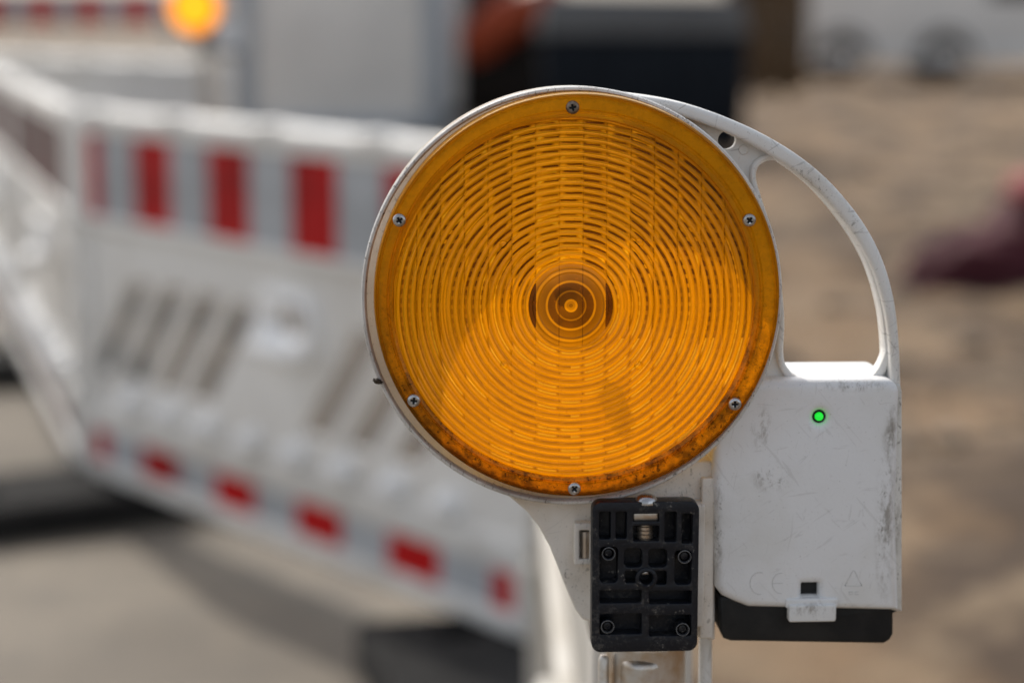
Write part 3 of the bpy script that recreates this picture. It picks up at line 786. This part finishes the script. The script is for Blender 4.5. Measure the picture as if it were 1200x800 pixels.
M['pinkred'] = m_simple('sunlit_red_tarpaulin', (.34, .075, .075), .8, var=.15, sc=6)  # sunlit top of the heap put into the fold's colour
M['glass'] = m_simple('dark_glass', (.03, .035, .04), .1, var=.05)

def container():
    px = 2500 / 20.0
    r = empty('site_container', (-1.62, 20, 0), R(-2)); w, dp, h = 2.0, 6.0, 2.6
    r.location = ((398 - 600) / px, 20, 0)
    tag(r, 'large pale grey site container with blue grey corner posts behind the barriers', 'container')
    b = MB(); b.box((0, dp / 2, h / 2 + .1), (w - .2, dp - .1, h - .1), .01)
    for k in range(11): b.box((-w / 2 + .28 + k * .146, .04, h / 2 + .1), (.07, .03, h - .3), .01)
    b.build('wall', M['contain'], r)
    for x in (-w / 2 + .09, w / 2 - .09):
        for y in (.06, dp - .06):
            c = MB(); c.box((x, y, h / 2 + .1), (.2, .2, h), .03); c.build('corner_post', M['contain_post'], r)
    for z in (.16, h + .04):
        c = MB(); c.box((0, .05, z), (w, .16, .14), .02); c.build('cross_beam', M['contain_post'], r)
    return r
container()
def skip():
    s = 2500 / 19.0; x0, x1 = (634 - 600) / s, (874 - 600) / s
    r = empty('waste_skip', ((x0 + x1) / 2, 19, 0)); w = x1 - x0
    tag(r, 'dark navy skip with a grey lid standing behind the lamp', 'skip')
    prof = [(-w / 2 + .02, .03), (w / 2 - .02, .03), (w / 2, 1.02), (-w / 2, 1.02)]
    b = MB(); b.mesh(plate(prof, [], 0, 1.6, .02, 1))
    for k in range(5): b.box((-w / 2 + .2 + k * (w - .4) / 4, -.03, .56), (.07, .06, .80), .01)
    b.build('body', M['navy'], r)
    b = MB(); b.mesh(plate([(-w / 2 - .03, 1.02), (w / 2 + .03, 1.02), (w / 2 - .06, 1.36), (-w / 2 + .06, 1.39)], [], -.05, 1.65, .03, 2)); b.build('lid', M['greymetal'], r)
    for x in (-w / 2 + .25, w / 2 - .25):
        for y in (.2, 1.4):
            c = MB(); c.lathe([(0, -.04), (.10, -.04), (.12, -.02), (.12, .02), (.10, .04), (0, .04)], (x, y, .12), 'X', 24); c.build('wheel', M['tyre'], r)
skip()
def excavator():
    s = 2500 / 25.0
    r = empty('mini_excavator', ((585 - 600) / s, 25, 0))
    tag(r, 'dark small excavator with a faded orange red arm behind the container corner', 'excavator')
    for x in (-.42, .42):
        t = MB(); t.mesh(plate([(q[1], q[0]) for q in rrect(0.0, -.9, .48, .9, .24, 8)], [], 0, .3, .02, 2), Matrix.Translation((x, 0, 0)) @ Matrix.Rotation(R(90), 4, 'Z') @ Matrix.Translation((0, -.15, 0)))
        t.build('track', M['tyre'], r)
    b = MB(); b.box((0, .2, .78), (1.05, 1.4, .5), .08, 3); b.box((0, 0, .52), (.6, .6, .15), .02); b.build('body', M['darkbrown'], r)
    c = MB(); c.box((0, -1.02, .34), (1.3, .08, .62), .02); c.build('blade', M['darkbrown'], r)
    c = MB(); c.box((.12, .25, 1.55), (.8, 1.0, 1.1), .08, 3); cb = c.build('cab', M['darkbrown'], r)
    c = MB(); c.box((.12, -.26, 1.65), (.62, .03, .7), .01); c.build('window', M['glass'], cb)
    a = MB(); a.tube([(-.34, -.55, .72), (-.28, -.9, .80), (.12, -1.1, 1.16), (.62, -1.2, 1.40)], [.18, .26, .27, .20], 10); a.build('boom', M['orange'], r)
    a = MB(); a.tube([(.60, -1.2, 1.42), (.80, -1.25, 1.15)], [.1, .07], 8); a.build('dipper', M['orange'], r)
    k = MB(); k.mesh(plate([(0, 0), (.3, .05), (.36, .25), (.05, .32)], [], -.25, .25, .02, 1), Matrix.Translation((.62, -1.25, .82))); k.build('bucket', M['darkbrown'], r)
excavator()
def hoarding():
    s = 2500 / 29.0
    r = empty('board_stack', ((895 - 600) / s, 29, 0)); tag(r, 'upright brown timber boards between the dark skip and the white trailer', 'boards')
    b = MB()
    for k in range(9): b.box((-.50 + k * .125, 0.02 * (k % 2), 1.0), (.12, .05, 2.0 - .08 * (k % 3)), .006)
    b.build('boards', M['wood'], r)
    b = MB(); b.box((0, .075, .4), (1.1, .05, .12), .005); b.build('batten', M['wood'], r)
    b = MB(); b.box((0, .075, 1.4), (1.1, .05, .12), .005); b.build('batten', M['wood'], r)
hoarding()
def trailer():
    s = 2500 / 34.0; x0 = (925 - 600) / s
    r = empty('trailer', (x0, 34, 0)); tag(r, 'white box trailer on two dark wheels at the top right', 'trailer')
    b = MB(); b.box((2.6, 1.0, 1.32), (5.2, 2.0, 1.95), .12, 4); b.build('body', M['vanwhite'], r)
    k = MB(); k.box((2.6, 0.02, .36), (5.0, .12, .16), .02); k.build('chassis', M['vanwhite'], r)
    w = MB(); w.box((3.6, -.01, 1.6), (1.0, .04, .6), .03); w.build('window', M['glass'], r)
    for x in (.80, 2.42):
        for y in (.08, 1.9):
            t = MB(); t.lathe([(.20, -.09), (.33, -.10), (.36, -.06), (.36, .06), (.33, .10), (.20, .09)], (x, y, .36), 'Y', 36, True)
            wo = t.build('wheel', M['tyre'], r)
            h = MB(); h.lathe([(0, -.06), (.06, -.07), (.17, -.04), (.205, -.07), (.205, .07), (0, .07)], (x, y, .36), 'Y', 28); h.build('rim', M['hub'], wo)
        a = MB(); a.mesh(plate([(x + .46 * math.cos(R(q)), .36 + .46 * math.sin(R(q))) for q in range(0, 181, 12)] + [(x + .40 * math.cos(R(q)), .36 + .40 * math.sin(R(q))) for q in range(180, -1, -12)], [], -.12, .25, .01, 1)); a.build('mudguard', M['darkbrown'], r)
trailer()
def tarp():
    base = ground_at(1092, 336)
    r = empty('tarpaulin_heap', (base.x, base.y, gh(base.x, base.y)))
    tag(r, 'dark maroon tarpaulin heap with a lighter pinkish red fold on top at the right edge', 'tarpaulin')
    def heap(cx, cy, sx, sy, sz, z0, seed):
        b = bmesh.new(); bmesh.ops.create_icosphere(b, subdivisions=5, radius=1)
        for v in b.verts:
            p = v.co.copy(); n = noise.noise(p * 2.2 + Vector((seed, 0, 0))) * .22 + noise.noise(p * 6 + Vector((0, seed, 0))) * .08
            p *= 1 + n
            v.co = Vector((cx + p.x * sx, cy + p.y * sy, z0 + max(p.z, -.25) * sz))
        me = bpy.data.meshes.new('t'); b.to_mesh(me); b.free(); return me
    m = MB(); m.mesh(heap(.36, .25, .46, .35, .24, .04, 3.0)); m.mesh(heap(.66, .35, .38, .4, .40, .06, 8.0)); m.build('cover', M['maroon'], r, 60)
    m = MB(); m.mesh(heap(.56, .25, .16, .2, .10, .46, 5.0)); m.build('fold', M['pinkred'], r, 60)
tarp()

# ------------------------------------------------------------------ light
SUN_AZ, SUN_EL = R(-26), R(42)            # azimuth from +Y toward +X
S = Vector((math.sin(SUN_AZ) * math.cos(SUN_EL), math.cos(SUN_AZ) * math.cos(SUN_EL), math.sin(SUN_EL)))
w = bpy.data.worlds.new('World'); scene.world = w; w.use_nodes = True
nt = w.node_tree; nt.nodes.clear()
bgn = nt.nodes.new('ShaderNodeBackground'); out = nt.nodes.new('ShaderNodeOutputWorld'); sky = nt.nodes.new('ShaderNodeTexSky')
sky.sky_type = 'NISHITA'; sky.sun_disc = False; sky.sun_elevation = SUN_EL; sky.sun_rotation = SUN_AZ
sky.air_density = 1.0; sky.dust_density = 3.0; sky.ozone_density = 1.0
bgn.inputs['Strength'].default_value = .15
hs = nt.nodes.new('ShaderNodeHueSaturation'); hs.inputs['Saturation'].default_value = .40
nt.links.new(sky.outputs[0], hs.inputs['Color']); nt.links.new(hs.outputs[0], bgn.inputs['Color']); nt.links.new(bgn.outputs[0], out.inputs['Surface'])
sd = bpy.data.lights.new('sun', 'SUN'); sd.energy = 2.0; sd.angle = R(.53); sd.color = (1, .95, .87)
so = bpy.data.objects.new('sun', sd); col.objects.link(so); so.rotation_mode = 'QUATERNION'
so.rotation_quaternion = (-S).to_track_quat('-Z', 'Y')
vs = scene.view_settings; scene.display_settings.display_device = 'sRGB'
vs.view_transform = 'Standard'; vs.look = 'None'; vs.exposure = 0.42; vs.gamma = 1.0; vs.use_curve_mapping = False
scene.render.engine = 'CYCLES'
scene.cycles.max_bounces = 10; scene.cycles.transparent_max_bounces = 12; scene.cycles.sample_clamp_indirect = 4
